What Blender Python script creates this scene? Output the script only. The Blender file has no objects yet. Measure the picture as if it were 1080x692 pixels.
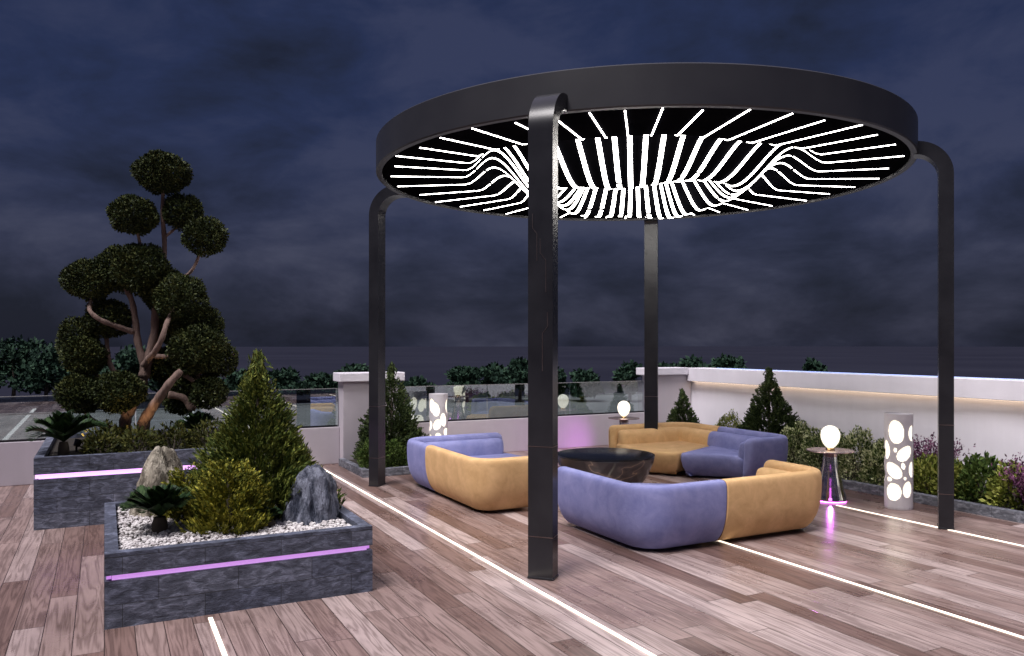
import bpy, bmesh, math, random
import numpy as np
from mathutils import Vector, Matrix

random.seed(7)
rng = np.random.default_rng(11)
R = math.radians
PI = math.pi
S = bpy.context.scene
COL = S.collection

# ------------------------------------------------------------------ materials
def new_mat(name):
    m = bpy.data.materials.new(name)
    m.use_nodes = True
    nt = m.node_tree
    b = nt.nodes.get('Principled BSDF')
    return m, nt, b

def N(nt, typ, **kw):
    n = nt.nodes.new(typ)
    for k, v in kw.items():
        setattr(n, k, v)
    return n

def L(nt, a, b):
    nt.links.new(a, b)

def math_node(nt, op, a, b=None, c=None):
    n = N(nt, 'ShaderNodeMath', operation=op)
    for i, v in enumerate((a, b, c)):
        if v is None:
            continue
        if isinstance(v, (int, float)):
            n.inputs[i].default_value = v
        else:
            L(nt, v, n.inputs[i])
    return n.outputs[0]

def ramp(nt, fac, stops, interp='LINEAR'):
    r = N(nt, 'ShaderNodeValToRGB')
    r.color_ramp.interpolation = interp
    el = r.color_ramp.elements
    while len(el) < len(stops):
        el.new(0.5)
    for e, (p, c) in zip(el, stops):
        e.position = p
        e.color = (*c, 1)
    L(nt, fac, r.inputs[0])
    return r.outputs[0]

def noise(nt, vec, scale, detail=4, rough=0.55, dist=0.0):
    n = N(nt, 'ShaderNodeTexNoise')
    n.inputs['Scale'].default_value = scale
    n.inputs['Detail'].default_value = detail
    n.inputs['Roughness'].default_value = rough
    n.inputs['Distortion'].default_value = dist
    if vec is not None:
        L(nt, vec, n.inputs['Vector'])
    return n

def coords(nt, kind='Object', scale=(1, 1, 1), rot=(0, 0, 0)):
    t = N(nt, 'ShaderNodeTexCoord')
    mp = N(nt, 'ShaderNodeMapping')
    mp.inputs['Scale'].default_value = scale
    mp.inputs['Rotation'].default_value = rot
    L(nt, t.outputs[kind], mp.inputs['Vector'])
    return mp.outputs[0]

def bump(nt, height, strength, dist, bsdf):
    b = N(nt, 'ShaderNodeBump')
    b.inputs['Strength'].default_value = strength
    b.inputs['Distance'].default_value = dist
    L(nt, height, b.inputs['Height'])
    L(nt, b.outputs[0], bsdf.inputs['Normal'])

def mat_noise(name, c0, c1, scale=6, rough=0.7, bstr=0.2, bdist=0.01, detail=5, vscale=(1, 1, 1), metallic=0.0, sheen=0.0, p0=0.3, p1=0.7, spec=None):
    m, nt, b = new_mat(name)
    v = coords(nt, scale=vscale)
    n = noise(nt, v, scale, detail)
    L(nt, ramp(nt, n.outputs[0], [(p0, c0), (p1, c1)]), b.inputs['Base Color'])
    b.inputs['Roughness'].default_value = rough
    b.inputs['Metallic'].default_value = metallic
    if sheen:
        b.inputs['Sheen Weight'].default_value = sheen
        b.inputs['Sheen Roughness'].default_value = 0.4
    if spec is not None:
        b.inputs['Specular IOR Level'].default_value = spec
    if bstr:
        n2 = noise(nt, v, scale * 6, 4)
        bump(nt, n2.outputs[0], bstr, bdist, b)
    return m

def mat_emit(name, col, strength):
    m, nt, b = new_mat(name)
    b.inputs['Base Color'].default_value = (0.6, 0.6, 0.6, 1)
    b.inputs['Emission Color'].default_value = (*col, 1)
    b.inputs['Emission Strength'].default_value = strength
    return m

def mat_leaf(name, stops, rough=0.55, trans=0.0):
    """Foliage whose colour changes from leaf to leaf (random per island)."""
    m, nt, b = new_mat(name)
    g = N(nt, 'ShaderNodeNewGeometry')
    n = noise(nt, coords(nt), 3.0, 2)
    f = math_node(nt, 'MULTIPLY', math_node(nt, 'ADD', g.outputs['Random Per Island'], n.outputs[0]), 0.5)
    L(nt, ramp(nt, f, stops), b.inputs['Base Color'])
    b.inputs['Roughness'].default_value = rough
    b.inputs['Specular IOR Level'].default_value = 0.12
    return m

def mat_plain(name, c, rough=0.5, metallic=0.0, spec=None):
    return mat_noise(name, tuple(x * 0.88 for x in c), c, scale=5, rough=rough, bstr=0.05, bdist=0.003, metallic=metallic, spec=spec)

def make_deck():
    m, nt, b = new_mat('wood_deck')
    t = N(nt, 'ShaderNodeTexCoord')
    sp = N(nt, 'ShaderNodeSeparateXYZ')
    L(nt, t.outputs['Object'], sp.inputs[0])
    x, y = sp.outputs[0], sp.outputs[1]
    W, LEN = 0.19, 2.7
    u = math_node(nt, 'DIVIDE', x, W)
    iu = math_node(nt, 'FLOOR', u)
    fu = math_node(nt, 'FRACT', u)
    wn = N(nt, 'ShaderNodeTexWhiteNoise', noise_dimensions='1D')
    L(nt, iu, wn.inputs['W'])
    off = math_node(nt, 'MULTIPLY', wn.outputs[0], 17.3)
    vv = math_node(nt, 'ADD', math_node(nt, 'DIVIDE', y, LEN), off)
    iv = math_node(nt, 'FLOOR', vv)
    fv = math_node(nt, 'FRACT', vv)
    cx = N(nt, 'ShaderNodeCombineXYZ')
    L(nt, iu, cx.inputs[0]); L(nt, iv, cx.inputs[1])
    w2 = N(nt, 'ShaderNodeTexWhiteNoise', noise_dimensions='2D')
    L(nt, cx.outputs[0], w2.inputs['Vector'])
    rnd = w2.outputs[0]
    base = ramp(nt, rnd, [(0.0, (0.145, 0.089, 0.074)), (0.20, (0.198, 0.131, 0.113)), (0.42, (0.300, 0.222, 0.202)),
                          (0.62, (0.246, 0.170, 0.151)), (0.80, (0.368, 0.287, 0.268)), (1.0, (0.435, 0.352, 0.333))])
    # grain: long streaks with rings, shifted for each plank
    gx = math_node(nt, 'MULTIPLY_ADD', x, 9.0, math_node(nt, 'MULTIPLY', rnd, 91.0))
    gy = math_node(nt, 'MULTIPLY_ADD', y, 0.55, math_node(nt, 'MULTIPLY', rnd, 37.0))
    gc = N(nt, 'ShaderNodeCombineXYZ')
    L(nt, gx, gc.inputs[0]); L(nt, gy, gc.inputs[1])
    n1 = noise(nt, gc.outputs[0], 1.0, 3, 0.5, 0.6)
    rings = math_node(nt, 'SINE', math_node(nt, 'MULTIPLY', n1.outputs[0], 46.0))
    rings = math_node(nt, 'MULTIPLY_ADD', rings, 0.5, 0.5)
    gx2 = math_node(nt, 'MULTIPLY', x, 150.0)
    gc2 = N(nt, 'ShaderNodeCombineXYZ')
    L(nt, gx2, gc2.inputs[0]); L(nt, math_node(nt, 'MULTIPLY', y, 3.0), gc2.inputs[1])
    n2 = noise(nt, gc2.outputs[0], 1.0, 4, 0.6)
    g = math_node(nt, 'ADD', math_node(nt, 'MULTIPLY', rings, 0.38), math_node(nt, 'MULTIPLY', n2.outputs[0], 0.62))
    gcol = ramp(nt, g, [(0.18, (0.48, 0.44, 0.42)), (0.5, (0.94, 0.93, 0.93)), (0.8, (1.17, 1.16, 1.16))])
    mx = N(nt, 'ShaderNodeMix', data_type='RGBA', blend_type='MULTIPLY')
    mx.inputs[0].default_value = 1.0
    L(nt, base, mx.inputs[6]); L(nt, gcol, mx.inputs[7])
    # wear patches
    n3 = noise(nt, t.outputs['Object'], 1.3, 5, 0.6)
    wear = ramp(nt, n3.outputs[0], [(0.3, (0.84, 0.82, 0.82)), (0.7, (1.08, 1.08, 1.1))])
    mw = N(nt, 'ShaderNodeMix', data_type='RGBA', blend_type='MULTIPLY')
    mw.inputs[0].default_value = 1.0
    L(nt, mx.outputs[2], mw.inputs[6]); L(nt, wear, mw.inputs[7])
    # joints
    du = math_node(nt, 'MINIMUM', fu, math_node(nt, 'SUBTRACT', 1.0, fu))
    dv = math_node(nt, 'MULTIPLY', math_node(nt, 'MINIMUM', fv, math_node(nt, 'SUBTRACT', 1.0, fv)), LEN / W)
    d = math_node(nt, 'MINIMUM', du, dv)
    gap = N(nt, 'ShaderNodeMapRange', interpolation_type='SMOOTHSTEP')
    gap.inputs['From Min'].default_value = 0.006
    gap.inputs['From Max'].default_value = 0.024
    L(nt, d, gap.inputs['Value'])
    mg = N(nt, 'ShaderNodeMix', data_type='RGBA')
    L(nt, gap.outputs[0], mg.inputs[0])
    mg.inputs[6].default_value = (0.04, 0.026, 0.022, 1)
    L(nt, mw.outputs[2], mg.inputs[7])
    L(nt, mg.outputs[2], b.inputs['Base Color'])
    rr = ramp(nt, n3.outputs[0], [(0.3, (0.20,) * 3), (0.7, (0.42,) * 3)])
    L(nt, rr, b.inputs['Roughness'])
    h = math_node(nt, 'ADD', math_node(nt, 'MULTIPLY', gap.outputs[0], 1.0), math_node(nt, 'MULTIPLY', g, 0.16))
    bump(nt, h, 0.45, 0.006, b)
    return m

def make_stone(name, c0, c1, bw, bh, mortar=(0.02, 0.021, 0.025), rough=0.75):
    """Split slate blocks laid in courses; works on any upright face."""
    m, nt, b = new_mat(name)
    t = N(nt, 'ShaderNodeTexCoord')
    sp = N(nt, 'ShaderNodeSeparateXYZ')
    L(nt, t.outputs['Object'], sp.inputs[0])
    cx = N(nt, 'ShaderNodeCombineXYZ')
    L(nt, math_node(nt, 'ADD', sp.outputs[0], sp.outputs[1]), cx.inputs[0])
    L(nt, math_node(nt, 'ADD', sp.outputs[2], 0.003), cx.inputs[1])
    br = N(nt, 'ShaderNodeTexBrick')
    br.offset = 0.43
    br.inputs['Scale'].default_value = 1.0
    br.inputs['Brick Width'].default_value = bw
    br.inputs['Row Height'].default_value = bh
    br.inputs['Mortar Size'].default_value = 0.0022
    br.inputs['Mortar Smooth'].default_value = 0.3
    br.inputs['Bias'].default_value = 0.0
    br.inputs['Color1'].default_value = (*c0, 1)
    br.inputs['Color2'].default_value = (*c1, 1)
    br.inputs['Mortar'].default_value = (*mortar, 1)
    L(nt, cx.outputs[0], br.inputs['Vector'])
    v = coords(nt, scale=(1, 1, 2.4))
    n1 = noise(nt, v, 9, 8, 0.66, 0.6)
    n2 = noise(nt, v, 34, 6, 0.65)
    patt = ramp(nt, n1.outputs[0], [(0.32, (0.30, 0.32, 0.38)), (0.50, (0.90, 0.91, 0.96)), (0.66, (2.2, 2.2, 2.25))])
    mx = N(nt, 'ShaderNodeMix', data_type='RGBA', blend_type='MULTIPLY')
    mx.inputs[0].default_value = 1.0
    L(nt, br.outputs['Color'], mx.inputs[6]); L(nt, patt, mx.inputs[7])
    L(nt, mx.outputs[2], b.inputs['Base Color'])
    b.inputs['Roughness'].default_value = rough
    h = math_node(nt, 'ADD', math_node(nt, 'MULTIPLY', br.outputs['Fac'], -0.8), math_node(nt, 'ADD', n1.outputs[0], math_node(nt, 'MULTIPLY', n2.outputs[0], 0.5)))
    bump(nt, h, 0.8, 0.012, b)
    return m

def make_fabric(name, c0, c1):
    m, nt, b = new_mat(name)
    v = coords(nt)
    n1 = noise(nt, v, 5.0, 8, 0.68, 0.4)
    n2 = noise(nt, v, 420.0, 2)
    n3 = noise(nt, v, 2.2, 3)
    L(nt, ramp(nt, n1.outputs[0], [(0.32, c0), (0.68, c1)]), b.inputs['Base Color'])
    b.inputs['Roughness'].default_value = 0.78
    b.inputs['Specular IOR Level'].default_value = 0.25
    b.inputs['Sheen Weight'].default_value = 0.55
    b.inputs['Sheen Roughness'].default_value = 0.35
    b.inputs['Sheen Tint'].default_value = (*c1, 1)
    h = math_node(nt, 'ADD', math_node(nt, 'MULTIPLY', n2.outputs[0], 0.12), math_node(nt, 'ADD', math_node(nt, 'MULTIPLY', n3.outputs[0], 0.5), n1.outputs[0]))
    bump(nt, h, 0.35, 0.012, b)
    return m

def make_glass(name, tint, refl, rough=0.0):
    m, nt, b = new_mat(name)
    nt.nodes.remove(b)
    out = nt.nodes['Material Output']
    tr = N(nt, 'ShaderNodeBsdfTransparent'); tr.inputs[0].default_value = (*tint, 1)
    gl = N(nt, 'ShaderNodeBsdfGlossy'); gl.inputs['Roughness'].default_value = rough
    gl.inputs['Color'].default_value = (0.9, 0.95, 0.97, 1)
    fr = N(nt, 'ShaderNodeFresnel'); fr.inputs['IOR'].default_value = 1.5
    f = math_node(nt, 'MINIMUM', math_node(nt, 'MULTIPLY_ADD', fr.outputs[0], 1.0, refl), 0.95)
    mx = N(nt, 'ShaderNodeMixShader')
    L(nt, f, mx.inputs[0]); L(nt, tr.outputs[0], mx.inputs[1]); L(nt, gl.outputs[0], mx.inputs[2])
    L(nt, mx.outputs[0], out.inputs['Surface'])
    return m

def make_plaster(name, c):
    m, nt, b = new_mat(name)
    v = coords(nt)
    n1 = noise(nt, v, 1.6, 6, 0.6)
    n2 = noise(nt, v, 60, 3)
    n3 = noise(nt, coords(nt, scale=(5, 5, .5)), 1.2, 5, 0.6)
    f = math_node(nt, 'ADD', math_node(nt, 'MULTIPLY', n1.outputs[0], .6), math_node(nt, 'MULTIPLY', n3.outputs[0], .4))
    L(nt, ramp(nt, f, [(0.32, tuple(x * 0.91 for x in c)), (0.62, c)]), b.inputs['Base Color'])
    b.inputs['Roughness'].default_value = 0.7
    bump(nt, n2.outputs[0], 0.25, 0.003, b)
    return m

M = {}
M['deck'] = make_deck()
M['stone'] = make_stone('slate_blocks', (0.060, 0.068, 0.098), (0.098, 0.107, 0.140), 0.55, 0.168)
M['kerb_stone'] = make_stone('slate_kerb', (0.105, 0.108, 0.125), (0.150, 0.152, 0.170), 0.50, 0.4)
M['purple'] = make_fabric('lilac_suede', (0.165, 0.180, 0.385), (0.262, 0.272, 0.500))
M['yellow'] = make_fabric('ochre_suede', (0.530, 0.330, 0.150), (0.700, 0.455, 0.230))
M['piping'] = mat_plain('dark_piping', (0.16, 0.10, 0.07), rough=0.8)
M['plaster'] = make_plaster('white_plaster', (0.69, 0.66, 0.725))
M['plaster_grey'] = make_plaster('pale_plaster', (0.46, 0.42, 0.465))
M['metal'] = mat_noise('dark_metal', (0.011, 0.011, 0.014), (0.019, 0.019, 0.023), scale=3, rough=0.26, bstr=0.03, bdist=0.002, spec=0.4)
M['ring'] = mat_noise('ring_metal', (0.018, 0.018, 0.023), (0.026, 0.026, 0.031), scale=2, rough=0.42, bstr=0.03, bdist=0.002)
M['ceiling'] = mat_noise('black_panel', (0.002, 0.002, 0.003), (0.004, 0.004, 0.005), scale=3, rough=0.6, bstr=0.0, spec=0.0)
M['bronze'] = mat_noise('bronze_inlay', (0.17, 0.135, 0.13), (0.26, 0.21, 0.20), scale=8, rough=0.35, bstr=0.0, metallic=1.0)
M['glass'] = make_glass('clear_glass', (0.72, 0.78, 0.78), 0.20)
M['smoke_glass'] = make_glass('smoked_glass', (0.86, 0.80, 0.82), 0.42, 0.10)
M['gravel'] = mat_leaf('white_pebbles', [(0.2, (0.30, 0.27, 0.27)), (0.5, (0.56, 0.53, 0.53)), (0.8, (0.74, 0.72, 0.71))], rough=0.6)
M['soil'] = mat_noise('dark_soil', (0.012, 0.010, 0.008), (0.035, 0.027, 0.02), scale=20, rough=0.95, bstr=0.8, bdist=0.02)
M['bark'] = mat_noise('bark', (0.13, 0.085, 0.070), (0.27, 0.185, 0.155), scale=7, rough=0.85, bstr=0.9, bdist=0.02, vscale=(3, 3, 0.6))
M['far_bark'] = mat_noise('far_bark', (0.05, 0.04, 0.03), (0.09, 0.07, 0.055), scale=4, rough=0.9)
M['bed_leaf'] = mat_leaf('bed_leaf', [(0.2, (0.018, 0.026, 0.008)), (0.5, (0.048, 0.056, 0.014)), (0.85, (0.130, 0.120, 0.030))])
M['bonsai_leaf'] = mat_leaf('bonsai_leaf', [(0.25, (0.011, 0.017, 0.007)), (0.55, (0.032, 0.044, 0.015)), (0.80, (0.098, 0.108, 0.034))])
M['conifer_leaf'] = mat_leaf('conifer_leaf', [(0.25, (0.024, 0.044, 0.013)), (0.5, (0.090, 0.122, 0.028)), (0.75, (0.235, 0.255, 0.055))])
M['golden_leaf'] = mat_leaf('golden_leaf', [(0.25, (0.045, 0.065, 0.012)), (0.5, (0.180, 0.185, 0.028)), (0.75, (0.410, 0.370, 0.055))])
M['dark_conifer'] = mat_leaf('dark_conifer', [(0.25, (0.016, 0.028, 0.012)), (0.5, (0.048, 0.074, 0.028)), (0.78, (0.110, 0.145, 0.050))])
M['shrub_leaf'] = mat_leaf('shrub_leaf', [(0.2, (0.024, 0.048, 0.012)), (0.5, (0.070, 0.115, 0.028)), (0.80, (0.150, 0.200, 0.055))])
M['fleck_leaf'] = mat_leaf('flecked_leaf', [(0.25, (0.030, 0.055, 0.016)), (0.45, (0.095, 0.140, 0.034)), (0.53, (0.36, 0.39, 0.18)), (0.75, (0.66, 0.67, 0.42))])
M['lime_leaf'] = mat_leaf('lime_leaf', [(0.2, (0.050, 0.080, 0.014)), (0.5, (0.175, 0.205, 0.038)), (0.80, (0.420, 0.430, 0.120))])
M['heather'] = mat_leaf('heather_leaf', [(0.25, (0.050, 0.020, 0.045)), (0.5, (0.140, 0.050, 0.110)), (0.8, (0.290, 0.130, 0.220))])
M['cycad_leaf'] = mat_leaf('cycad_leaf', [(0.2, (0.010, 0.022, 0.011)), (0.5, (0.024, 0.048, 0.020)), (0.8, (0.060, 0.100, 0.038))], rough=0.35)
M['far_leaf'] = mat_leaf('far_leaf', [(0.2, (0.008, 0.019, 0.014)), (0.5, (0.022, 0.048, 0.032)), (0.85, (0.046, 0.086, 0.052))], rough=0.8)
M['grey_rock'] = mat_noise('grey_rock', (0.030, 0.037, 0.062), (0.22, 0.235, 0.30), scale=5.5, p0=.42, p1=.60, rough=0.8, bstr=1.0, bdist=0.03, vscale=(3, 3, 0.7), detail=8)
M['beige_rock'] = mat_noise('beige_rock', (0.12, 0.10, 0.075), (0.50, 0.45, 0.36), scale=5.5, p0=.40, p1=.60, rough=0.85, bstr=1.0, bdist=0.03, vscale=(3, 3, 0.6), detail=8)
M['black_gloss'] = mat_noise('black_glass_top', (0.002, 0.002, 0.003), (0.005, 0.005, 0.006), scale=2, rough=0.25, bstr=0.0, spec=0.2)
def make_marble():
    m, nt, b = new_mat('grey_marble')
    v = coords(nt, scale=(1, 1, 1.6), rot=(0.3, 0.5, 0.2))
    n = noise(nt, v, 1.1, 4, 0.5, 0.6)
    vein = math_node(nt, 'ABSOLUTE', math_node(nt, 'SUBTRACT', n.outputs[0], 0.5))
    L(nt, ramp(nt, vein, [(0.0, (0.50, 0.38, 0.26)), (0.006, (0.16, 0.13, 0.12)), (0.05, (0.075, 0.068, 0.070)), (0.3, (0.14, 0.125, 0.13))]), b.inputs['Base Color'])
    b.inputs['Roughness'].default_value = 0.16
    return m
M['marble'] = make_marble()
M['brass'] = mat_noise('brass', (0.50, 0.34, 0.16), (0.62, 0.43, 0.21), scale=5, rough=0.25, bstr=0.0, metallic=1.0)
M['copper'] = mat_noise('rose_metal', (0.42, 0.30, 0.29), (0.56, 0.42, 0.40), scale=5, rough=0.25, bstr=0.0, metallic=0.8)
M['lamp_shell'] = mat_noise('lamp_shell', (0.52, 0.49, 0.52), (0.60, 0.57, 0.60), scale=6, rough=0.5, bstr=0.05, bdist=0.002)
M['asphalt'] = mat_noise('asphalt', (0.15, 0.152, 0.155), (0.23, 0.23, 0.23), scale=0.25, rough=0.85, bstr=0.2, bdist=0.02, detail=8)
M['lawn'] = mat_noise('lawn', (0.0160, 0.0170, 0.0280), (0.0230, 0.0242, 0.0375), scale=0.012, spec=0.0, rough=0.95, bstr=0.3, bdist=0.05, detail=8)
M['road_paint'] = mat_noise('road_paint', (0.62, 0.62, 0.60), (0.80, 0.80, 0.78), scale=3, rough=0.7, bstr=0.0)
M['concrete'] = mat_noise('concrete', (0.20, 0.20, 0.205), (0.30, 0.30, 0.30), scale=1.2, rough=0.85, bstr=0.2, bdist=0.01)
M['strip_white'] = mat_emit('white_light', (1.0, 0.95, 0.90), 14.0)
M['floor_light'] = mat_emit('warm_line_light', (1.0, 0.84, 0.66), 1.35)
M['purple_light'] = mat_emit('violet_light', (0.48, 0.18, 0.66), 0.72)
M['pink_light'] = mat_emit('pink_light', (0.72, 0.33, 0.92), 1.45)
M['magenta_light'] = mat_emit('magenta_light', (0.85, 0.14, 0.95), 1.6)
M['ring_light'] = mat_emit('magenta_ring_light', (0.85, 0.14, 0.95), 9.0)
M['cove_light'] = mat_emit('warm_cove_light', (1.0, 0.76, 0.52), 2.6)
M['blue_light'] = mat_emit('blue_light', (0.10, 0.22, 0.75), 1.0)
M['glow'] = mat_emit('warm_glow', (1.0, 0.90, 0.70), 0.92)
M['lens'] = mat_emit('lamp_lens', (1.0, 0.72, 0.38), 12.0)

# ------------------------------------------------------------------ mesh helpers
class MB:
    def __init__(self):
        self.v = []
        self.f = []

    def add(self, verts, faces):
        o = len(self.v)
        self.v.extend([tuple(p) for p in verts])
        self.f.extend([tuple(i + o for i in f) for f in faces])
        return self

    def box(self, x0, x1, y0, y1, z0, z1):
        return self.add([(x0, y0, z0), (x1, y0, z0), (x1, y1, z0), (x0, y1, z0), (x0, y0, z1), (x1, y0, z1), (x1, y1, z1), (x0, y1, z1)],
                        [(0, 3, 2, 1), (4, 5, 6, 7), (0, 1, 5, 4), (1, 2, 6, 5), (2, 3, 7, 6), (3, 0, 4, 7)])

    def rings(self, rs, cap0=True, cap1=True, closed=True):
        """Loft a list of equal-length vertex rings."""
        n = len(rs[0])
        o = len(self.v)
        for r in rs:
            self.v.extend([tuple(p) for p in r])
        for k in range(len(rs) - 1):
            for i in range(n if closed else n - 1):
                j = (i + 1) % n
                self.f.append((o + k * n + i, o + k * n + j, o + (k + 1) * n + j, o + (k + 1) * n + i))
        if cap0:
            self.f.append(tuple(o + i for i in reversed(range(n))))
        if cap1:
            b = o + (len(rs) - 1) * n
            self.f.append(tuple(b + i for i in range(n)))
        return self

    def lathe(self, prof, seg=48, cx=0, cy=0, cz=0, cap=True):
        rs = []
        for r, z in prof:
            rs.append([(cx + r * math.cos(2 * PI * i / seg), cy + r * math.sin(2 * PI * i / seg), cz + z) for i in range(seg)])
        return self.rings(rs, cap, cap)

    def tube(self, pts, radii, seg=10):
        rs = []
        pts = [Vector(p) for p in pts]
        prev = None
        for i, p in enumerate(pts):
            a = pts[max(i - 1, 0)]
            b = pts[min(i + 1, len(pts) - 1)]
            t = (b - a).normalized()
            if prev is None:
                u = t.orthogonal().normalized()
            else:
                u = (prev - t * prev.dot(t)).normalized()
            prev = u
            w = t.cross(u)
            rs.append([p + (u * math.cos(2 * PI * k / seg) + w * math.sin(2 * PI * k / seg)) * radii[i] for k in range(seg)])
        return self.rings(rs)

    def build(self, name, mat, parent=None, smooth=False, bevel=0.0, sub=None, xf=None):
        me = bpy.data.meshes.new(name)
        vs = self.v if xf is None else [xf(p) for p in self.v]
        me.from_pydata([tuple(p) for p in vs], [], self.f)
        return finish(me, name, mat, parent, smooth, bevel, sub)

def finish(me, name, mat, parent, smooth=False, bevel=0.0, sub=None, recalc=True):
    if recalc:
        bm = bmesh.new(); bm.from_mesh(me)
        bmesh.ops.recalc_face_normals(bm, faces=bm.faces)
        if bevel:
            es = [e for e in bm.edges if e.is_manifold and e.calc_face_angle(0) > 0.6]
            bmesh.ops.bevel(bm, geom=es, offset=bevel, segments=2, affect='EDGES', profile=0.5, clamp_overlap=True)
        bm.to_mesh(me); bm.free()
    me.materials.append(mat)
    o = bpy.data.objects.new(name, me)
    COL.objects.link(o)
    if parent is not None:
        o.parent = parent
    if smooth:
        me.polygons.foreach_set('use_smooth', [True] * len(me.polygons))
        if smooth != 'all':
            me.set_sharp_from_angle(angle=R(40))
    return o

def quads_object(name, V, mat, parent=None):
    """V: (n,4,3) array of separate quads (leaves)."""
    n = len(V)
    me = bpy.data.meshes.new(name)
    me.vertices.add(n * 4)
    me.vertices.foreach_set('co', V.reshape(-1).astype(np.float32))
    me.loops.add(n * 4)
    me.loops.foreach_set('vertex_index', np.arange(n * 4, dtype=np.int32))
    me.polygons.add(n)
    me.polygons.foreach_set('loop_start', np.arange(0, n * 4, 4, dtype=np.int32))
    me.polygons.foreach_set('loop_total', np.full(n, 4, dtype=np.int32))
    me.update()
    me.validate()
    return finish(me, name, mat, parent, recalc=False)

def thing(name, label, cat, loc=(0, 0, 0), rotz=0.0, group=None):
    o = bpy.data.objects.new(name, None)
    COL.objects.link(o)
    o.empty_display_size = 0.2
    o.location = loc
    o.rotation_euler = (0, 0, rotz)
    return tag(o, label, cat, group)

def tag(o, label=None, cat=None, group=None, kind=None):
    if label: o['label'] = label
    if cat: o['category'] = cat
    if group: o['group'] = group
    if kind: o['kind'] = kind
    return o

def copy_tree(root, loc, rotz, label):
    r = root.copy(); COL.objects.link(r)
    r.location = loc; r.rotation_euler = (0, 0, rotz); r['label'] = label
    for ch in list(root.children):
        c = ch.copy(); COL.objects.link(c); c.parent = r
        for g in list(ch.children):
            d = g.copy(); COL.objects.link(d); d.parent = c
    return r

def unit(a):
    return a / np.maximum(np.linalg.norm(a, axis=-1, keepdims=True), 1e-9)

def leaves(base, axis, length, width, roll=None):
    """Diamond leaves: base (n,3), axis unit (n,3), length/width (n,) -> (n,4,3)."""
    n = len(base)
    ref = unit(rng.normal(size=(n, 3)))
    side = unit(np.cross(axis, ref))
    l = length[:, None]; w = width[:, None]
    mid = base + axis * l * 0.5
    return np.stack([base, mid + side * w * 0.5, base + axis * l, mid - side * w * 0.5], 1)

def rand_dirs(n):
    return unit(rng.normal(size=(n, 3)))

# ------------------------------------------------------------------ sky, light, camera
w = bpy.data.worlds.new('World'); S.world = w
w.use_nodes = True
nt = w.node_tree
bg = nt.nodes['Background']
sky = N(nt, 'ShaderNodeTexSky')
sky.sky_type = 'NISHITA'; sky.sun_disc = False
SUN_EL, SUN_AZ = R(60), R(207)      # azimuth the light comes from, counter-clockwise from +X
sky.sun_elevation = SUN_EL
sky.sun_rotation = PI / 2 - SUN_AZ
tc = N(nt, 'ShaderNodeTexCoord')
mp = N(nt, 'ShaderNodeMapping'); mp.inputs['Scale'].default_value = (1.0, 1.0, 2.3)
mp.inputs['Rotation'].default_value = (0, 0, 0.6)
L(nt, tc.outputs['Generated'], mp.inputs['Vector'])
c1 = noise(nt, mp.outputs[0], 1.7, 7, 0.52, 0.35)
c2 = noise(nt, mp.outputs[0], 5.5, 8, 0.60, 0.3)
cl = math_node(nt, 'ADD', math_node(nt, 'MULTIPLY', c1.outputs[0], 0.66), math_node(nt, 'MULTIPLY', c2.outputs[0], 0.34))
cloud = ramp(nt, cl, [(0.41, (0.0080, 0.0095, 0.0170)), (0.47, (0.0125, 0.0170, 0.0370)), (0.54, (0.0165, 0.0245, 0.0640)), (0.61, (0.0290, 0.0365, 0.0800))])
cloud_low = ramp(nt, cl, [(0.42, (0.0090, 0.0105, 0.0190)), (0.48, (0.0165, 0.0185, 0.0340)), (0.53, (0.0290, 0.0310, 0.0530)), (0.59, (0.0500, 0.0520, 0.0800))])
spz = N(nt, 'ShaderNodeSeparateXYZ'); L(nt, tc.outputs['Generated'], spz.inputs[0])
low = N(nt, 'ShaderNodeMapRange', interpolation_type='SMOOTHSTEP')
low.inputs['From Min'].default_value = 0.0; low.inputs['From Max'].default_value = 0.30
low.inputs['To Min'].default_value = 1.0; low.inputs['To Max'].default_value = 0.0
L(nt, spz.outputs[2], low.inputs['Value'])
ml = N(nt, 'ShaderNodeMix', data_type='RGBA')
L(nt, low.outputs[0], ml.inputs[0]); L(nt, cloud, ml.inputs[6]); L(nt, cloud_low, ml.inputs[7])
cloud = ml.outputs[2]
mixn = N(nt, 'ShaderNodeMix', data_type='RGBA', blend_type='ADD')
mixn.inputs[0].default_value = 1.0
sc_ = N(nt, 'ShaderNodeMix', data_type='RGBA', blend_type='MULTIPLY')
sc_.inputs[0].default_value = 1.0
L(nt, sky.outputs[0], sc_.inputs[6]); sc_.inputs[7].default_value = (0.0008, 0.0008, 0.0010, 1)
L(nt, cloud, mixn.inputs[6]); L(nt, sc_.outputs[2], mixn.inputs[7])
# bright zenith added to the sky, out of view, as fill light for the terrace
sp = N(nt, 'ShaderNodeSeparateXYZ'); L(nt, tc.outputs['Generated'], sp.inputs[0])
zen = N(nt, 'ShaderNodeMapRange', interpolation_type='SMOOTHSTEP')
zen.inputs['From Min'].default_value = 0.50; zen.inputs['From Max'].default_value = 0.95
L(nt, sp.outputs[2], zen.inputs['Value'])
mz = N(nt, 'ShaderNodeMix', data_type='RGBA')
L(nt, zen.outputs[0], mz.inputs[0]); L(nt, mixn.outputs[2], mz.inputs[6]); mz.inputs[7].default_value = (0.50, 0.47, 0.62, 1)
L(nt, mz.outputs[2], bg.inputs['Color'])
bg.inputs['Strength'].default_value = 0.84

sd = bpy.data.lights.new('sun', 'SUN')
sd.energy = 3.2; sd.angle = R(24); sd.color = (1.0, 0.95, 0.95)
so = bpy.data.objects.new('sun', sd); COL.objects.link(so)
dirv = Vector((math.cos(SUN_AZ) * math.cos(SUN_EL), math.sin(SUN_AZ) * math.cos(SUN_EL), math.sin(SUN_EL)))
so.rotation_euler = dirv.to_track_quat('Z', 'Y').to_euler()

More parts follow.
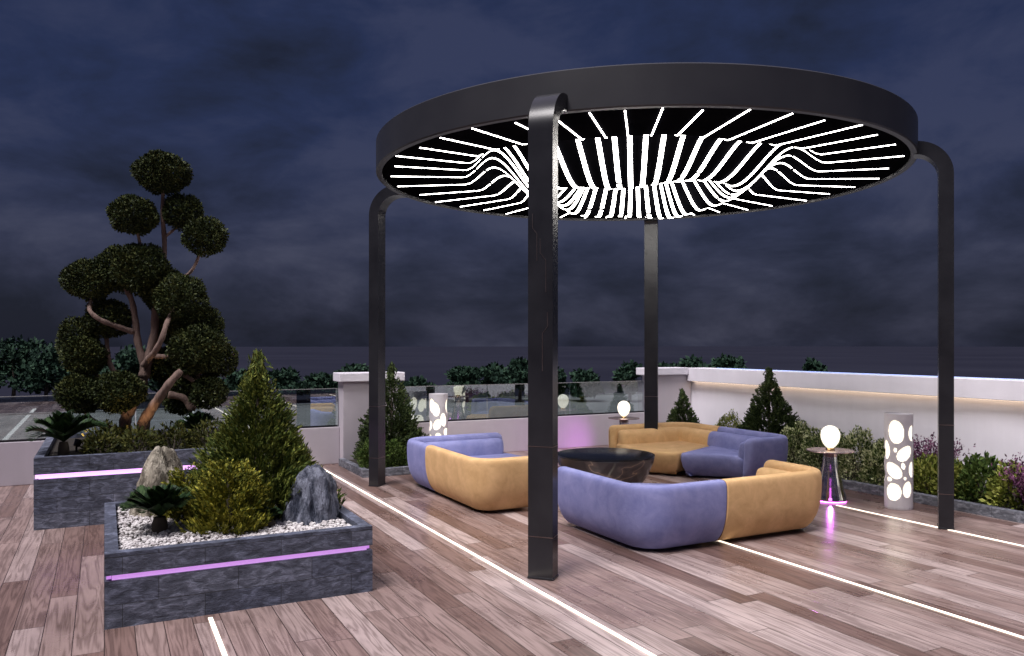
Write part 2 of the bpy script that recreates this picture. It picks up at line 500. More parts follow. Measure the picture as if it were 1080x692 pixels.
YAW = 27.1
cd = bpy.data.cameras.new('camera')
cam = bpy.data.objects.new('camera', cd); COL.objects.link(cam)
cam.location = (0, 0, 2.0)
cam.rotation_euler = (R(90), 0, R(-YAW))
cd.sensor_width = 36; cd.lens = 28.0
cd.shift_y = 18 / 1080
cd.clip_end = 6000
S.camera = cam
S.view_settings.view_transform = 'Standard'
S.view_settings.look = 'None'
S.view_settings.exposure = 0.50
S.view_settings.gamma = 1.0
S.cycles.use_denoising = True
S.cycles.max_bounces = 8
S.cycles.transparent_max_bounces = 16
S.cycles.sample_clamp_indirect = 4.0

FX, FY = math.sin(R(YAW)), math.cos(R(YAW))
def ray_point(lat, d):
    """Ground position at depth d (m) and sideways offset lat*d from the view axis."""
    return FX * d + FY * lat * d, FY * d - FX * lat * d

# ------------------------------------------------------------------ setting
GZ = -4.0
g = MB().add([(-3000, -3000, GZ), (3000, -3000, GZ), (3000, 3000, GZ), (-3000, 3000, GZ)], [(0, 1, 2, 3)])
tag(g.build('ground', M['lawn']), kind='structure')
lot = MB().add([(-90, 16, GZ + .004), (60, 16, GZ + .004), (60, 80, GZ + .004), (-90, 80, GZ + .004)], [(0, 1, 2, 3)])
tag(lot.build('road', M['asphalt']), kind='structure')
kb = MB().box(-90, 60, 80, 80.5, GZ, GZ + 0.14)
tag(kb.build('kerb', M['concrete']), kind='structure')
pl = MB()
def paint(a, b, wd):
    a = Vector((a[0], a[1], 0)); b = Vector((b[0], b[1], 0))
    t = (b - a).normalized(); n = Vector((-t.y, t.x, 0)) * wd / 2
    z = Vector((0, 0, GZ + .008))
    pl.add([a - n + z, a + n + z, b + n + z, b - n + z], [(3, 2, 1, 0)])
paint(ray_point(-.599, 75), ray_point(-.639, 49.5), 0.30)
paint(ray_point(-.66, 56), ray_point(-.69, 44), 0.30)
paint(ray_point(-.40, 72), ray_point(-.44, 47), 0.30)
tag(pl.build('road_marking', M['road_paint']), kind='structure')
body = MB().box(-9, 11.2, -6, 13.6, GZ, -0.02)
tag(body.build('terrace_slab', M['concrete']), kind='structure')
dk = MB().add([(-9, -6, 0), (10.9, -6, 0), (10.9, 13.4, 0), (-9, 13.4, 0)], [(0, 1, 2, 3)])
tag(dk.build('deck_floor', M['deck']), kind='structure')

# parapets
def wall(name, label, cat, boxes, mat, group=None, bevel=0.008):
    mb = MB()
    for b in boxes: mb.box(*b)
    return tag(mb.build(name, mat, bevel=bevel), label, cat, group)
wall('parapet_wall', 'low lilac-grey plaster wall left of the pillar behind the stone planters', 'wall', [(-9, 3.537, 13.3, 13.6, 0, .62)], M['plaster_grey'])
wall('parapet_wall', 'low lilac-grey plaster wall between the two capped pillars behind the sofas', 'wall', [(4.503, 9.887, 13.3, 13.6, 0, .62)], M['plaster_grey'])
for x0, x1, lab in ((3.54, 4.50, 'square plaster pillar with flat cap behind the conifer at the left post'),
                    (9.89, 10.90, 'square plaster corner pillar with flat cap where glass railing meets tall wall')):
    t = thing('pillar', lab, 'pillar', ((x0 + x1) / 2, 13.3, 0), 0, 'capped parapet pillars')
    hw = (x1 - x0) / 2
    MB().box(-hw, hw, -.2, .12, 0, 1.385).build('shaft', M['plaster_grey'], t, bevel=.008)
    MB().box(-hw - (.08 if x0 < 5 else .14), hw + (.10 if x0 < 5 else -.13), -.28, .15, 1.388, 1.535).build('cap', M['plaster'], t, bevel=.012)
t = thing('side_wall', 'tall white wall with glowing strip under its thick coping beside the planting bed', 'wall', (10.92, 4, 0))
MB().box(0, .28, -10, 9.35, 0, 1.25).build('wall_face', M['plaster'], t)
MB().box(-.14, .30, -10, 9.08, 1.253, 1.53).build('coping', M['plaster'], t, bevel=.01)
MB().box(-.075, -.020, -10, 9.0, 1.2475, 1.2520).build('cove_light', M['cove_light'], t)
MB().box(-.125, -.10, -10, 8.2, 1.533, 1.548).build('edge_light', M['blue_light'], t)

# glass railing
def glass(x0, x1, label):
    t = thing('glass_panel', label, 'glass panel', ((x0 + x1) / 2, 13.345, .62), 0, 'glass railing panels')
    hw = (x1 - x0) / 2
    MB().box(-hw, hw, -.006, .006, .012, .64).build('pane', M['glass'], t)
    MB().box(-hw, hw, -.02, .02, .002, .03).build('channel', M['metal'], t)
    MB().box(-hw, hw, -.009, .009, .641, .650).build('top_trim', M['concrete'], t)
xs = [-8.9, -5.8, -2.7, 0.42, 3.52]
gl_lab = ['glass railing panel at the far left end outside the bed', 'glass railing panel left of the bonsai, second from the end',
          'glass railing panel beside the bonsai with road lines seen through it', 'glass railing panel between the bonsai and the left pillar']
for a, b_, lab in zip(xs[:-1], xs[1:], gl_lab):
    glass(a + .008, b_ - .008, lab)
xs = [4.52, 6.31, 8.10, 9.87]
for a, b_, lab in zip(xs[:-1], xs[1:], ['glass railing panel behind the cutout lamp, next to the left pillar',
                                         'glass railing panel behind the front post, middle of the three',
                                         'glass railing panel behind the small egg lamp, next to corner pillar']):
    glass(a + .006, b_ - .006, lab)

# floor light lines
for i, (x, y0, lab) in enumerate(((0.69, -5.5, 'glowing line set in the deck running under the front stone planter'),
                                  (3.14, -5.5, 'long glowing line in the deck from the back wall past the front post'),
                                  (5.585, -5.5, 'glowing line in the deck starting under the front sofa'),
                                  (8.13, -5.5, 'glowing line in the deck running past the right post and table'))):
    m = MB()
    y1 = (6.2, 13.29, 13.29, 7.0)[i]
    m.box(x - .015, x + .015, y0, y1, .001, .006)
    tag(m.build('floor_light', M['floor_light']), lab, 'light strip', 'light lines in the deck')

# ------------------------------------------------------------------ pergola
PC = (6.05, 8.40)
RT = 3.26
ZB = 4.10
pg = thing('pergola', 'round black pergola on four curved posts with swirling white light strips', 'pergola', (PC[0], PC[1], 0))
m = MB()
seg = 160
def circ(r, z):
    return [(r * math.cos(2 * PI * i / seg), r * math.sin(2 * PI * i / seg), z) for i in range(seg)]
m.rings([circ(3.19, 4.47), circ(3.19, ZB), circ(RT - .012, ZB), circ(RT, ZB + .012), circ(RT, 4.468), circ(RT - .012, 4.48), circ(3.19, 4.48)], False, False)
m.build('roof_ring', M['ring'], pg, smooth=True)
CP = [(3.185, 0.0), (2.22, 0.0), (1.85, 0.24), (1.20, -0.27), (0.72, 0.20), (0.30, 0.24)]
def wave(r):
    if r >= CP[0][0]: return 0.0
    for (r0, z0), (r1, z1) in zip(CP[:-1], CP[1:]):
        if r1 <= r <= r0:
            tt = (r0 - r) / (r0 - r1)
            tt = tt * tt * (3 - 2 * tt)
            return z0 + (z1 - z0) * tt
    return CP[-1][1]
def ceil_z(r, a):
    """Height of the folded ceiling: a ring-shaped wave that swells and shifts around the circle."""
    k = max(0.0, min(1.0, (2.75 - r) / .5))
    rr_ = r + k * (.10 * math.sin(3 * a + 1.0) + .05 * math.sin(7 * a))
    return wave(rr_) * (1 + .20 * math.sin(2 * a + .6) + .10 * math.sin(5 * a))
rr = np.linspace(3.185, 0.30, 84)
m = MB()
m.rings([[(r * math.cos(2 * PI * i / seg), r * math.sin(2 * PI * i / seg), ZB + .03 + ceil_z(r, 2 * PI * i / seg)) for i in range(seg)] for r in rr], False, True)
m.build('ceiling_panel', M['ceiling'], pg, smooth='all')
m = MB()
m.rings([circ(3.185, 4.475), circ(.2, 4.50)], False, True)
m.build('roof_panel', M['ring'], pg)
NS = 41
for k in range(NS):
    u = 2 * PI * (k + .5 + .10 * math.sin(k * 5.3)) / NS
    a = u + .125 * math.sin(2 * (u + R(35.6)))      # strips crowd towards two sides of the ring
    ca, sa = math.cos(a), math.sin(a)
    r_out = 3.10 + 0.05 * math.sin(k * 2.4)
    r_in = 0.70 + .10 * math.sin(k * 3.7)
    cuts = [r_out, 1.98 + .06 * math.sin(k * 1.9), 1.20 + .05 * math.sin(k * 4.1), r_in]
    mb = MB()
    for (ra, rb) in zip(cuts[:-1], cuts[1:]):
        rings = []
        for r in np.linspace(ra - .012, rb + .012, 20):
            hw = 0.0070 + 0.0180 * max(0.0, min(1.0, (2.2 - r) / 0.6)) - 0.006 * max(0.0, (1.1 - r) / 0.4)
            z = ZB + .03 + ceil_z(r, a)
            dz = (ceil_z(r + .01, a) - ceil_z(r - .01, a)) / .02
            nl = math.hypot(1, dz)
            nr, nz = dz / nl, -1 / nl          # downward normal in (r, z)
            e0, e1 = .004, .010
            pts = []
            for off, s_ in ((e0, -1), (e0, 1), (e1, 1), (e1, -1)):
                q = r + nr * off
                pts.append((q * ca - s_ * hw * sa, q * sa + s_ * hw * ca, z + nz * off))
            rings.append(pts)
        mb.rings(rings)
    mb.build('light_strip', M['strip_white'], pg)

POSTS = [((3.36, 5.98), 0), ((8.20, 5.60), 1), ((3.46, 10.98), 2), ((8.25, 10.94), 3)]
for (px, py), idx in POSTS:
    dx, dy = px - PC[0], py - PC[1]
    rp = math.hypot(dx, dy); ux, uy = dx / rp, dy / rp
    tx, ty = -uy, ux
    RA = min(0.34, rp - RT + .045)
    th, wd = .073, .111
    path = [(rp, z, 1, 0) for z in (0.02, 1.0, 2.0, 3.0, 4.17 - RA)]
    for i in range(1, 13):
        an = PI / 2 * i / 12
        path.append((rp - RA + RA * math.cos(an), 4.17 - RA + RA * math.sin(an), math.cos(an), math.sin(an)))
    path.append((RT - .03, 4.17, 0, 1))
    rings = []
    for (r, z, nr, nz) in path:
        ring = []
        for so_, st in ((-1, -1), (1, -1), (1, 1), (-1, 1)):
            q = r + nr * so_ * th
            ring.append((q * ux + st * wd * tx, q * uy + st * wd * ty, z + nz * so_ * th))
        rings.append(ring)
    post = MB().rings(rings).build('post', M['metal'], pg, smooth=True)
    def pbox(r0, r1, t0, t1, z0, z1):
        vs = []
        for z in (z0, z1):
            for (a, b_) in ((r0, t0), (r1, t0), (r1, t1), (r0, t1)):
                vs.append((a * ux + b_ * tx, a * uy + b_ * ty, z))
        return vs, [(0, 3, 2, 1), (4, 5, 6, 7), (0, 1, 5, 4), (1, 2, 6, 5), (2, 3, 7, 6), (3, 0, 4, 7)]
    MB().add(*pbox(rp - th - .006, rp + th + .006, -wd - .006, wd + .006, 0.001, .02)).build('base_plate', M['metal'], post, bevel=.004)
    # fine bronze inlay: joints round the post and stepped lines on its outer face
    for z in (.36 + .02 * idx, 1.13):
        MB().add(*pbox(rp - th - .002, rp + th + .002, -wd - .002, wd + .002, z, z + .007)).build('inlay_line', M['bronze'], post)
    fo = rp + th
    for (t0, z0, z1, jog) in ((.02, 1.78, 2.10, .045), (.05, 2.45, 2.72, -.05), (-.03, 2.72, 2.95, -.04)):
        p = [(t0, z0), (t0, z1), (t0 + jog, z1 + abs(jog) * 1.3), (t0 + jog, z1 + abs(jog) * 1.3 + .12)]
        mm = MB()
        for (a0, b0), (a1, b1) in zip(p[:-1], p[1:]):
            hw = .003
            vs = []
            for rr_ in (fo - .001, fo + .003):
                for (a, b_) in ((a0 - hw, b0), (a0 + hw, b0), (a1 + hw, b1), (a1 - hw, b1)):
                    vs.append((rr_ * ux + a * tx, rr_ * uy + a * ty, b_))
            mm.add(vs, [(0, 3, 2, 1), (4, 5, 6, 7), (0, 1, 5, 4), (1, 2, 6, 5), (2, 3, 7, 6), (3, 0, 4, 7)])
        mm.build('inlay_line', M['bronze'], post)

# ------------------------------------------------------------------ sofas
def round_poly(pts, radii, closed, step=.05):
    out = []
    n = len(pts)
    P = [Vector((p[0], p[1])) for p in pts]
    for i in range(n):
        if not closed and i in (0, n - 1):
            out.append(P[i]); continue
        a, b_, c = P[i - 1], P[i], P[(i + 1) % n]
        d0 = (a - b_).normalized(); d1 = (c - b_).normalized()
        ang = d0.angle(d1)
        r = radii[i]
        if r < 1e-4 or ang > PI - .02:
            out.append(b_); continue
        tl = min(r / math.tan(ang / 2), (a - b_).length * .48, (c - b_).length * .48)
        r = tl * math.tan(ang / 2)
        ce = b_ + (d0 + d1).normalized() * (r / math.sin(ang / 2))
        s0 = b_ + d0 * tl - ce; s1 = b_ + d1 * tl - ce
        k = max(3, int(s0.angle(s1) * r / step) + 2)
        cr = s0.x * s1.y - s0.y * s1.x
        tot = s0.angle(s1) * (1 if cr > 0 else -1)
        for j in range(k + 1):
            an = tot * j / k
            out.append(ce + Vector((s0.x * math.cos(an) - s0.y * math.sin(an), s0.x * math.sin(an) + s0.y * math.cos(an))))
    # resample
    loop = out + ([out[0]] if closed else [])
    res = []
    for a, b_ in zip(loop[:-1], loop[1:]):
        k = max(1, int(math.ceil((b_ - a).length / step)))
        for j in range(k):
            res.append(a.lerp(b_, j / k))
    if not closed: res.append(loop[-1])
    return res

def smooth_section(pts, it=2):
    for _ in range(it):
        q = []
        n = len(pts)
        for i in range(n):
            a, b_ = pts[i], pts[(i + 1) % n]
            q.append((a[0] * .75 + b_[0] * .25, a[1] * .75 + b_[1] * .25))
            q.append((a[0] * .25 + b_[0] * .75, a[1] * .25 + b_[1] * .75))
        pts = q
    return pts

def band(path, s0, s1, section, round0, round1):
    """Sweep a section (n outward, z) along part of a path; the outside lies to the right."""
    ln = [0.0]
    for a, b_ in zip(path[:-1], path[1:]): ln.append(ln[-1] + (b_ - a).length)
    tot = ln[-1]
    s1 = min(s1, tot)
    def at(s):
        s = max(0, min(tot, s))
        for i in range(len(ln) - 1):
            if s <= ln[i + 1] + 1e-9:
                f = (s - ln[i]) / max(ln[i + 1] - ln[i], 1e-9)
                p = path[i].lerp(path[i + 1], f)
                return p
        return path[-1]
    def tan(s):
        return (at(s + .03) - at(s - .03)).normalized()
    st = []
    def edge(rad):
        return [rad * (1 - math.cos(PI / 2 * j / 5)) for j in range(6)]
    r0 = .10 if round0 else .018
    r1 = .10 if round1 else .018
    ss = [(s0 + e, r0, e) for e in edge(r0)]
    k = int((s1 - s0 - r0 - r1) / .05)
    ss += [(s0 + r0 + (s1 - s0 - r0 - r1) * j / k, None, 0) for j in range(1, k)]
    ss += [(s1 - e, r1, e) for e in reversed(edge(r1))]
    cn = sum(p[0] for p in section) / len(section); cz = sum(p[1] for p in section) / len(section)
    hn = max(abs(p[0] - cn) for p in section)
    rings = []
    for s, rad, e in ss:
        p = at(s); t = tan(s); n = Vector((t.y, -t.x))
        sc = 0.0
        if rad is not None:
            f = 1 - e / rad
            sc = rad * (1 - math.sqrt(max(0, 1 - f * f))) if True else 0
        ring = []
        for (a, z) in section:
            da, dz_ = a - cn, z - cz
            # shrink the section by sc on every side
            fa = max(0.15, 1 - sc / hn); fz = max(0.5, 1 - sc / .30)
            aa, zz = cn + da * fa, cz + dz_ * fz
            ring.append((p.x + n.x * aa, p.y + n.y * aa, zz))
        rings.append(ring)
    return rings

SHELL = smooth_section([(-.20, .035), (-.155, .03), (-.075, .12), (-.022, .25), (0.0, .40), (0.004, .55), (-.005, .645), (-.055, .668),
                        (-.125, .662), (-.155, .60), (-.165, .40), (-.20, .16)], 2)
CUSH = smooth_section([(-.168, .28), (-.160, .52), (-.19, .595), (-.27, .60), (-.335, .56), (-.365, .45), (-.37, .28)], 2)

def inset_levels(poly, levels):
    """Loft a closed outline through (inset, z) levels."""
    n = len(poly)
    area = sum(poly[i].x * poly[(i + 1) % n].y - poly[(i + 1) % n].x * poly[i].y for i in range(n))
    sg = 1 if area > 0 else -1
    nor = []
    for i in range(n):
        t = (poly[(i + 1) % n] - poly[i - 1]).normalized()
        nor.append(Vector((t.y, -t.x)) * sg)
    return [[(poly[i].x - nor[i].x * d, poly[i].y - nor[i].y * d, z) for i in range(n)] for d, z in levels]

def sofa(corner, xf, L2, ca, cb, label):
    """ca: fabric of the corner half, cb: fabric of the arm half; xf maps local plan to world plan."""
    root = thing('sofa', label, 'sofa', (corner[0], corner[1], 0), 0, 'two-tone lounge sofas')
    L1, ARM = 1.62, .95
    X = lambda p: (*xf(p[0], p[1]), p[2])
    path = round_poly([(0, L1), (0, 0), (L2, 0), (L2, ARM)], [0, .42, .36, 0], False, .03)
    tot = sum((b_ - a).length for a, b_ in zip(path[:-1], path[1:]))
    # seam: 1.02 m past the corner
    cut = None; s = 0
    for a, b_ in zip(path[:-1], path[1:]):
        s += (b_ - a).length
        if cut is None and b_.y < .01 and b_.x > 1.02: cut = s
    for (s0, s1, r0, r1, mt) in ((0, cut, True, False, ca), (cut, tot, False, True, cb)):
        MB().rings(band(path, s0, s1, SHELL, r0, r1)).build('backrest', M[mt], root, smooth='all', xf=X)
        c1_ = s1 - (.07 if r1 else 0.0)
        MB().rings(band(path, s0 + (.07 if r0 else 0.0), c1_, CUSH, r0, r1)).build('back_cushion', M[mt], root, smooth='all', xf=X)
    sec = band(path, cut, cut + .3, SHELL, False, False)[0]
    cs = [Vector(q) for q in sec]; cc_ = sum(cs, Vector()) / len(cs)
    pts = [cc_ + (q - cc_) * 1.035 for q in cs]
    pts = [q for q in pts if q.z > .06]
    i0 = max(range(len(pts)), key=lambda i: (pts[i] - pts[i - 1]).length)
    pts = pts[i0:] + pts[:i0]
    MB().tube(pts, [.0065] * len(pts), 6).build('piping', M['piping'], root, smooth='all', xf=X)
    lv = [(.15, .03), (.075, .09), (.03, .17), (.004, .26), (0, .315), (.004, .345), (.013, .364), (.026, .374), (.04, .377)]
    A = round_poly([(.19, .19), (1.02, .19), (1.60, 1.40), (1.12, 1.74), (.19, 1.60)], [.15, .02, .06, .22, .12], True, .05)
    B = round_poly([(1.028, .19), (L2 - .19, .19), (L2 - .19, .90), (2.12, .90), (1.61, 1.40)], [.02, .15, .10, .25, .06], True, .05)
    for poly, mt in ((A, ca), (B, cb)):
        MB().rings(inset_levels(poly, lv)).build('seat', M[mt], root, smooth=True, xf=X)
    return root
sofa((4.42, 6.02), lambda x, y: (x, y), 2.57, 'purple', 'yellow', 'lilac and ochre sofa nearest the camera, standing between front post and table')
sofa((3.80, 11.02), lambda x, y: (y, -x), 2.66, 'purple', 'yellow', 'lilac and ochre sofa with ochre back, left of the front post')
sofa((9.08, 11.12), lambda x, y: (-y, -x), 2.62, 'yellow', 'purple', 'sofa with ochre corner and lilac arm half, beside the wall planting bed')

# ------------------------------------------------------------------ coffee table
t = thing('coffee_table', 'round bowl-shaped marble coffee table with black glass top among the sofas', 'table', (5.95, 8.90, 0))
prof = [(.18, 0.0), (.26, .015), (.36, .06), (.46, .14), (.545, .25), (.60, .36), (.642, .46), (.655, .525), (.645, .535), (.55, .535)]
MB().lathe(prof, 72).build('bowl', M['marble'], t, smooth=True)
MB().lathe([(.60, .537), (.624, .540), (.624, .550), (.612, .554)], 72).build('table_top', M['black_gloss'], t, smooth=True)
MB().lathe([(.626, .537), (.656, .537), (.656, .546), (.626, .546), (.626, .537)], 72, cap=False).build('rim', M['metal'], t, smooth=True)

# ------------------------------------------------------------------ cut-out lamps
def cutout_lamp(loc, rz, label):
    t = thing('floor_lamp', label, 'floor lamp', (*loc, 0), rz, 'cut-out cylinder lamps')
    H, r = 1.16, .162
    NU, NV = 150, 190
    holes = []
    def hole(u, v, wu, hv, tilt=0.0):
        holes.append((u, v, wu * .49, hv * .49, tilt))
    # (angle rad, height m, width m, height m, tilt); angle 0 faces local -Y
    base = [(-.17, .945, .200, .290, .12), (.50, .685, .235, .155, .75), (-.36, .475, .250, .165, -.70), (-.36, .215, .200, .220, -.1), (.72, .25, .130, .205, -.1),
            (1.15, .93, .13, .20, 0), (-1.0, .72, .13, .24, 0.1), (-.20, .725, .042, .060, 0), (.36, .535, .055, .085, .2), (.50, .385, .04, .045, 0),
            (-.68, .365, .085, .06, 0), (1.12, .49, .11, .20, 0)]
    for (a, z, w_, h_, ti) in base: hole(a * r, z, w_, h_, ti)
    k = 0
    for a0 in (2.0, 2.85, 3.7, 4.55):
        for z, w_, h_, ti in ((.93, .19, .25, .2), (.64, .18, .20, -.5), (.38, .17, .19, .5), (.16, .15, .16, 0)):
            hole((a0 + .2 * ((k % 3) - 1)) * r, z + .03 * ((k * 7) % 3 - 1), w_ * .8, h_, ti); k += 1
    circ_ = 2 * PI * r
    mb = MB()
    def inside(u, v):
        for (hu, hv, a, b_, ti) in holes:
            du = (u - hu + circ_ / 2) % circ_ - circ_ / 2
            dv = v - hv
            x = du * math.cos(ti) + dv * math.sin(ti); y = -du * math.sin(ti) + dv * math.cos(ti)
            if (x / a) ** 2 + (y / b_) ** 2 < 1: return True
        return False
    vid = {}
    def vert(i, j, ly):
        key = (i % NU, j, ly)
        if key not in vid:
            an = 2 * PI * (i % NU) / NU - PI / 2
            rr_ = r if ly == 0 else r - .012
            vid[key] = len(mb.v); mb.v.append((rr_ * math.cos(an), rr_ * math.sin(an), .02 + (H - .02) * j / NV))
        return vid[key]
    solid = [[not inside((i + .5) / NU * circ_, .02 + (H - .02) * (j + .5) / NV) for j in range(NV)] for i in range(NU)]
    for i in range(NU):
        for j in range(NV):
            if not solid[i][j]: continue
            mb.f.append((vert(i, j, 0), vert(i + 1, j, 0), vert(i + 1, j + 1, 0), vert(i, j + 1, 0)))
            mb.f.append((vert(i, j, 1), vert(i, j + 1, 1), vert(i + 1, j + 1, 1), vert(i + 1, j, 1)))
            for (ii, jj, e) in ((i - 1, j, ((i, j), (i, j + 1))), (i + 1, j, ((i + 1, j + 1), (i + 1, j))), (i, j - 1, ((i + 1, j), (i, j))), (i, j + 1, ((i, j + 1), (i + 1, j + 1)))):
                if jj < 0 or jj >= NV or not solid[ii % NU][jj]:
                    (a, b_), (c, d) = e
                    mb.f.append((vert(a, b_, 0), vert(c, d, 0), vert(c, d, 1), vert(a, b_, 1)))
    mb.build('shell', M['lamp_shell'], t, smooth=True)
    MB().lathe([(.145, .03), (.145, H - .05)], 48).build('diffuser', M['glow'], t, smooth=True)
    MB().lathe([(.158, 0.0), (.160, .004), (.160, .018), (.155, .02)], 64).build('base', M['lamp_shell'], t, smooth=True)
    MB().lathe([(.149, H - .02), (.149, H - .008), (.12, H - .006)], 48).build('lid', M['lamp_shell'], t, smooth=True)
    return t
lamp = cutout_lamp((8.69, 6.55), R(-55), 'white cylinder lamp with glowing oval cutouts beside the right post')
copy_tree(lamp, (5.14, 12.84, 0), R(70), 'white cylinder lamp with glowing oval cutouts behind the left sofa')

# ------------------------------------------------------------------ side tables and egg lamps
def glow_spot(t, loc, aim, energy, size, name='glow_lamp'):
    """A small violet lamp in a turned housing on the foot of a table."""
    MB().lathe([(.016, .0), (.020, .004), (.020, .03), (.014, .034)], 16, loc[0], loc[1], loc[2]).build(name, M['magenta_light'], t, smooth=True)
    ld = bpy.data.lights.new('violet_beam', 'SPOT'); ld.energy = energy; ld.color = (.80, .16, 1.0); ld.spot_size = size; ld.spot_blend = .9; ld.shadow_soft_size = .01
    lo = bpy.data.objects.new('violet_beam', ld); COL.objects.link(lo); lo.parent = t
    d = Vector(aim).normalized()
    lo.location = Vector(loc) + Vector((0, 0, .02)) + d * .03
    lo.rotation_euler = (-d).to_track_quat('Z', 'Y').to_euler()
def side_table(loc, label):
    t = thing('side_table', label, 'side table', (*loc, 0), 0, 'round side tables')
    MB().lathe([(.24, .628), (.285, .633), (.292, .640), (.288, .648), (.24, .650)], 56).build('table_top', M['copper'], t, smooth=True)
    MB().lathe([(.20, .026), (.198, .04), (.165, .14), (.125, .32), (.092, .50), (.080, .60), (.076, .626)], 48, cap=False).build('cone_base', M['smoke_glass'], t, smooth=True)
    MB().lathe([(.205, .014), (.205, .024), (.16, .024)], 48).build('foot_ring', M['copper'], t, smooth=True)
    MB().lathe([(.150, .002), (.192, .002), (.192, .009), (.150, .009), (.150, .002)], 48, cap=False).build('ring_light', M['ring_light'], t, smooth=True)
    MB().lathe([(.078, .560), (.088, .565), (.084, .612), (.078, .626)], 40).build('collar', M['copper'], t, smooth=True)
    MB().lathe([(.012, .03), (.012, .16)], 20).build('light_tube', M['magenta_light'], t, smooth=True)
    return t
t0 = side_table((8.33, 7.27), 'smoked glass cone side table between the near sofa and the planting bed')
t1_ = copy_tree(t0, (8.60, 12.24, 0), 0.0, 'smoked glass cone side table in the back corner behind the ochre sofa')
glow_spot(t0, (-.753 * .215, -.657 * .215, .03), (-.753, -.657, -.125), 15, R(15))
glow_spot(t1_, (-.15, .22, .02), (-.62, .80, .05), 15, R(125))
def egg_lamp(loc, label):
    t = thing('egg_lamp', label, 'table lamp', (*loc, .651), 0, 'glowing egg lamps')
    prof = []
    for i in range(0, 25):
        a = PI * i / 24
        z = -math.cos(a)
        r = math.sin(a) * (.117 + .018 * z)
        prof.append((max(r, .002), .165 + .148 * z))
    MB().lathe(prof, 40).build('globe', M['glow'], t, smooth='all')
    MB().lathe([(.055, .001), (.058, .006), (.052, .022), (.046, .026)], 32).build('lamp_base', M['brass'], t, smooth=True)
    return t
e0 = egg_lamp((8.33, 7.27), 'glowing egg-shaped lamp on the side table near the right post')
copy_tree(e0, (8.60, 12.24, .651), 0, 'glowing egg-shaped lamp in the back corner before the glass railing')

# ------------------------------------------------------------------ planters
def planter(x0, x1, y0, y1, H, g0, g1, light, label, soil_z, wallt=.09):
    cx, cy = (x0 + x1) / 2, (y0 + y1) / 2
    t = thing('stone_planter', label, 'planter', (cx, cy, 0), 0, 'raised slate planters')
    hx, hy = (x1 - x0) / 2, (y1 - y0) / 2
    m = MB()
    def frame(z0, z1, ins):
        a, b_ = hx - ins, hy - ins
        i0, i1 = hx - wallt, hy - wallt
        m.box(-a, a, -b_, -i1, z0, z1); m.box(-a, a, i1, b_, z0, z1)
        m.box(-a, -i0, -i1, i1, z0, z1); m.box(i0, a, -i1, i1, z0, z1)
    frame(0, g0, 0); frame(g0, g1, .045); frame(g1, H, 0)
    m.build('planter_wall', M['stone'], t)
    gz = (g1 + g0) / 2; hh = (g1 - g0) / 2 - .004
    l = MB()
    e = .046
    l.box(-hx + e, hx - e, -hy + .012, -hy + .044, gz - hh, gz + hh)
    l.build('light_strip', light, t)
    l = MB(); l.box(-hx + e, hx - e, hy - .044, hy - .012, gz - hh, gz + hh); l.build('light_strip', light, t)
    for s_ in (-1, 1):
        l = MB(); xa, xb = sorted((s_ * (hx - .044), s_ * (hx - .012)))
        l.box(xa, xb, -hy + .05, hy - .05, gz - hh, gz + hh); l.build('light_strip', light, t)
    s = MB(); s.box(-hx + wallt, hx - wallt, -hy + wallt, hy - wallt, 0.02, soil_z); s.build('soil', M['soil'], t)
    return t
planter(0.0, 1.94, 6.28, 8.34, .53, .335, .375, M['purple_light'], 'low slate planter in front with white pebbles, conifer and boulders', .475)
planter(-.68, 1.55, 9.99, 12.60, .78, .545, .598, M['pink_light'], 'taller slate planter behind holding the cloud-pruned tree', .72)

# pebbles
ico = bmesh.new(); bmesh.ops.create_icosphere(ico, subdivisions=1, radius=1)
iv = np.array([v.co[:] for v in ico.verts]); ifc = np.array([[v.index for v in f.verts] for f in ico.faces]); ico.free()
n = 5200
pos = np.stack([rng.uniform(.10, 1.84, n), rng.uniform(6.38, 8.24, n), .474 + rng.uniform(0, .02, n)], 1)
scl = rng.uniform(.010, .022, (n, 1)) * rng.uniform(.6, 1.25, (n, 3)); scl[:, 2] *= .75
an = rng.uniform(0, 2 * PI, n)
P = iv[None] * scl[:, None]
ca_, sa_ = np.cos(an)[:, None], np.sin(an)[:, None]
P = np.stack([P[..., 0] * ca_ - P[..., 1] * sa_, P[..., 0] * sa_ + P[..., 1] * ca_, P[..., 2]], -1) + pos[:, None]
F = (ifc[None] + (np.arange(n) * len(iv))[:, None, None]).reshape(-1, 3)
me = bpy.data.meshes.new('gravel'); me.from_pydata(P.reshape(-1, 3).tolist(), [], F.tolist())
tag(finish(me, 'gravel', M['gravel'], None, recalc=False), 'white pebbles covering the front slate planter', 'gravel', kind='stuff')

# planting beds with low kerb
def bed(name, label, x0, x1, y0, y1, H=.12, sides='front'):
    t = thing(name, label, 'planting bed', ((x0 + x1) / 2, (y0 + y1) / 2, 0))
    hx, hy = (x1 - x0) / 2, (y1 - y0) / 2
    m = MB()
    if sides == 'long':
        m.box(-hx, -hx + .10, -hy, hy, 0, H)
    else:
        m.box(-hx, hx, -hy, -hy + .10, 0, H)
        m.box(-hx, -hx + .10, -hy + .10, hy, 0, H); m.box(hx - .10, hx, -hy + .10, hy, 0, H)
    m.build('kerb', M['kerb_stone'], t, bevel=.006)
    s = MB(); s.box(-hx + .10, hx - (.0 if sides == 'long' else .10), -hy + .10, hy, .005, H - .035); s.build('soil', M['soil'], t)
    return t
bed('planting_bed', 'long low stone-edged planting bed along the white wall', 9.15, 10.90, -4.0, 13.05, sides='long')
bed('planting_bed', 'small low stone-edged planting bed at the left pillar', 3.46, 4.75, 11.68, 13.08)

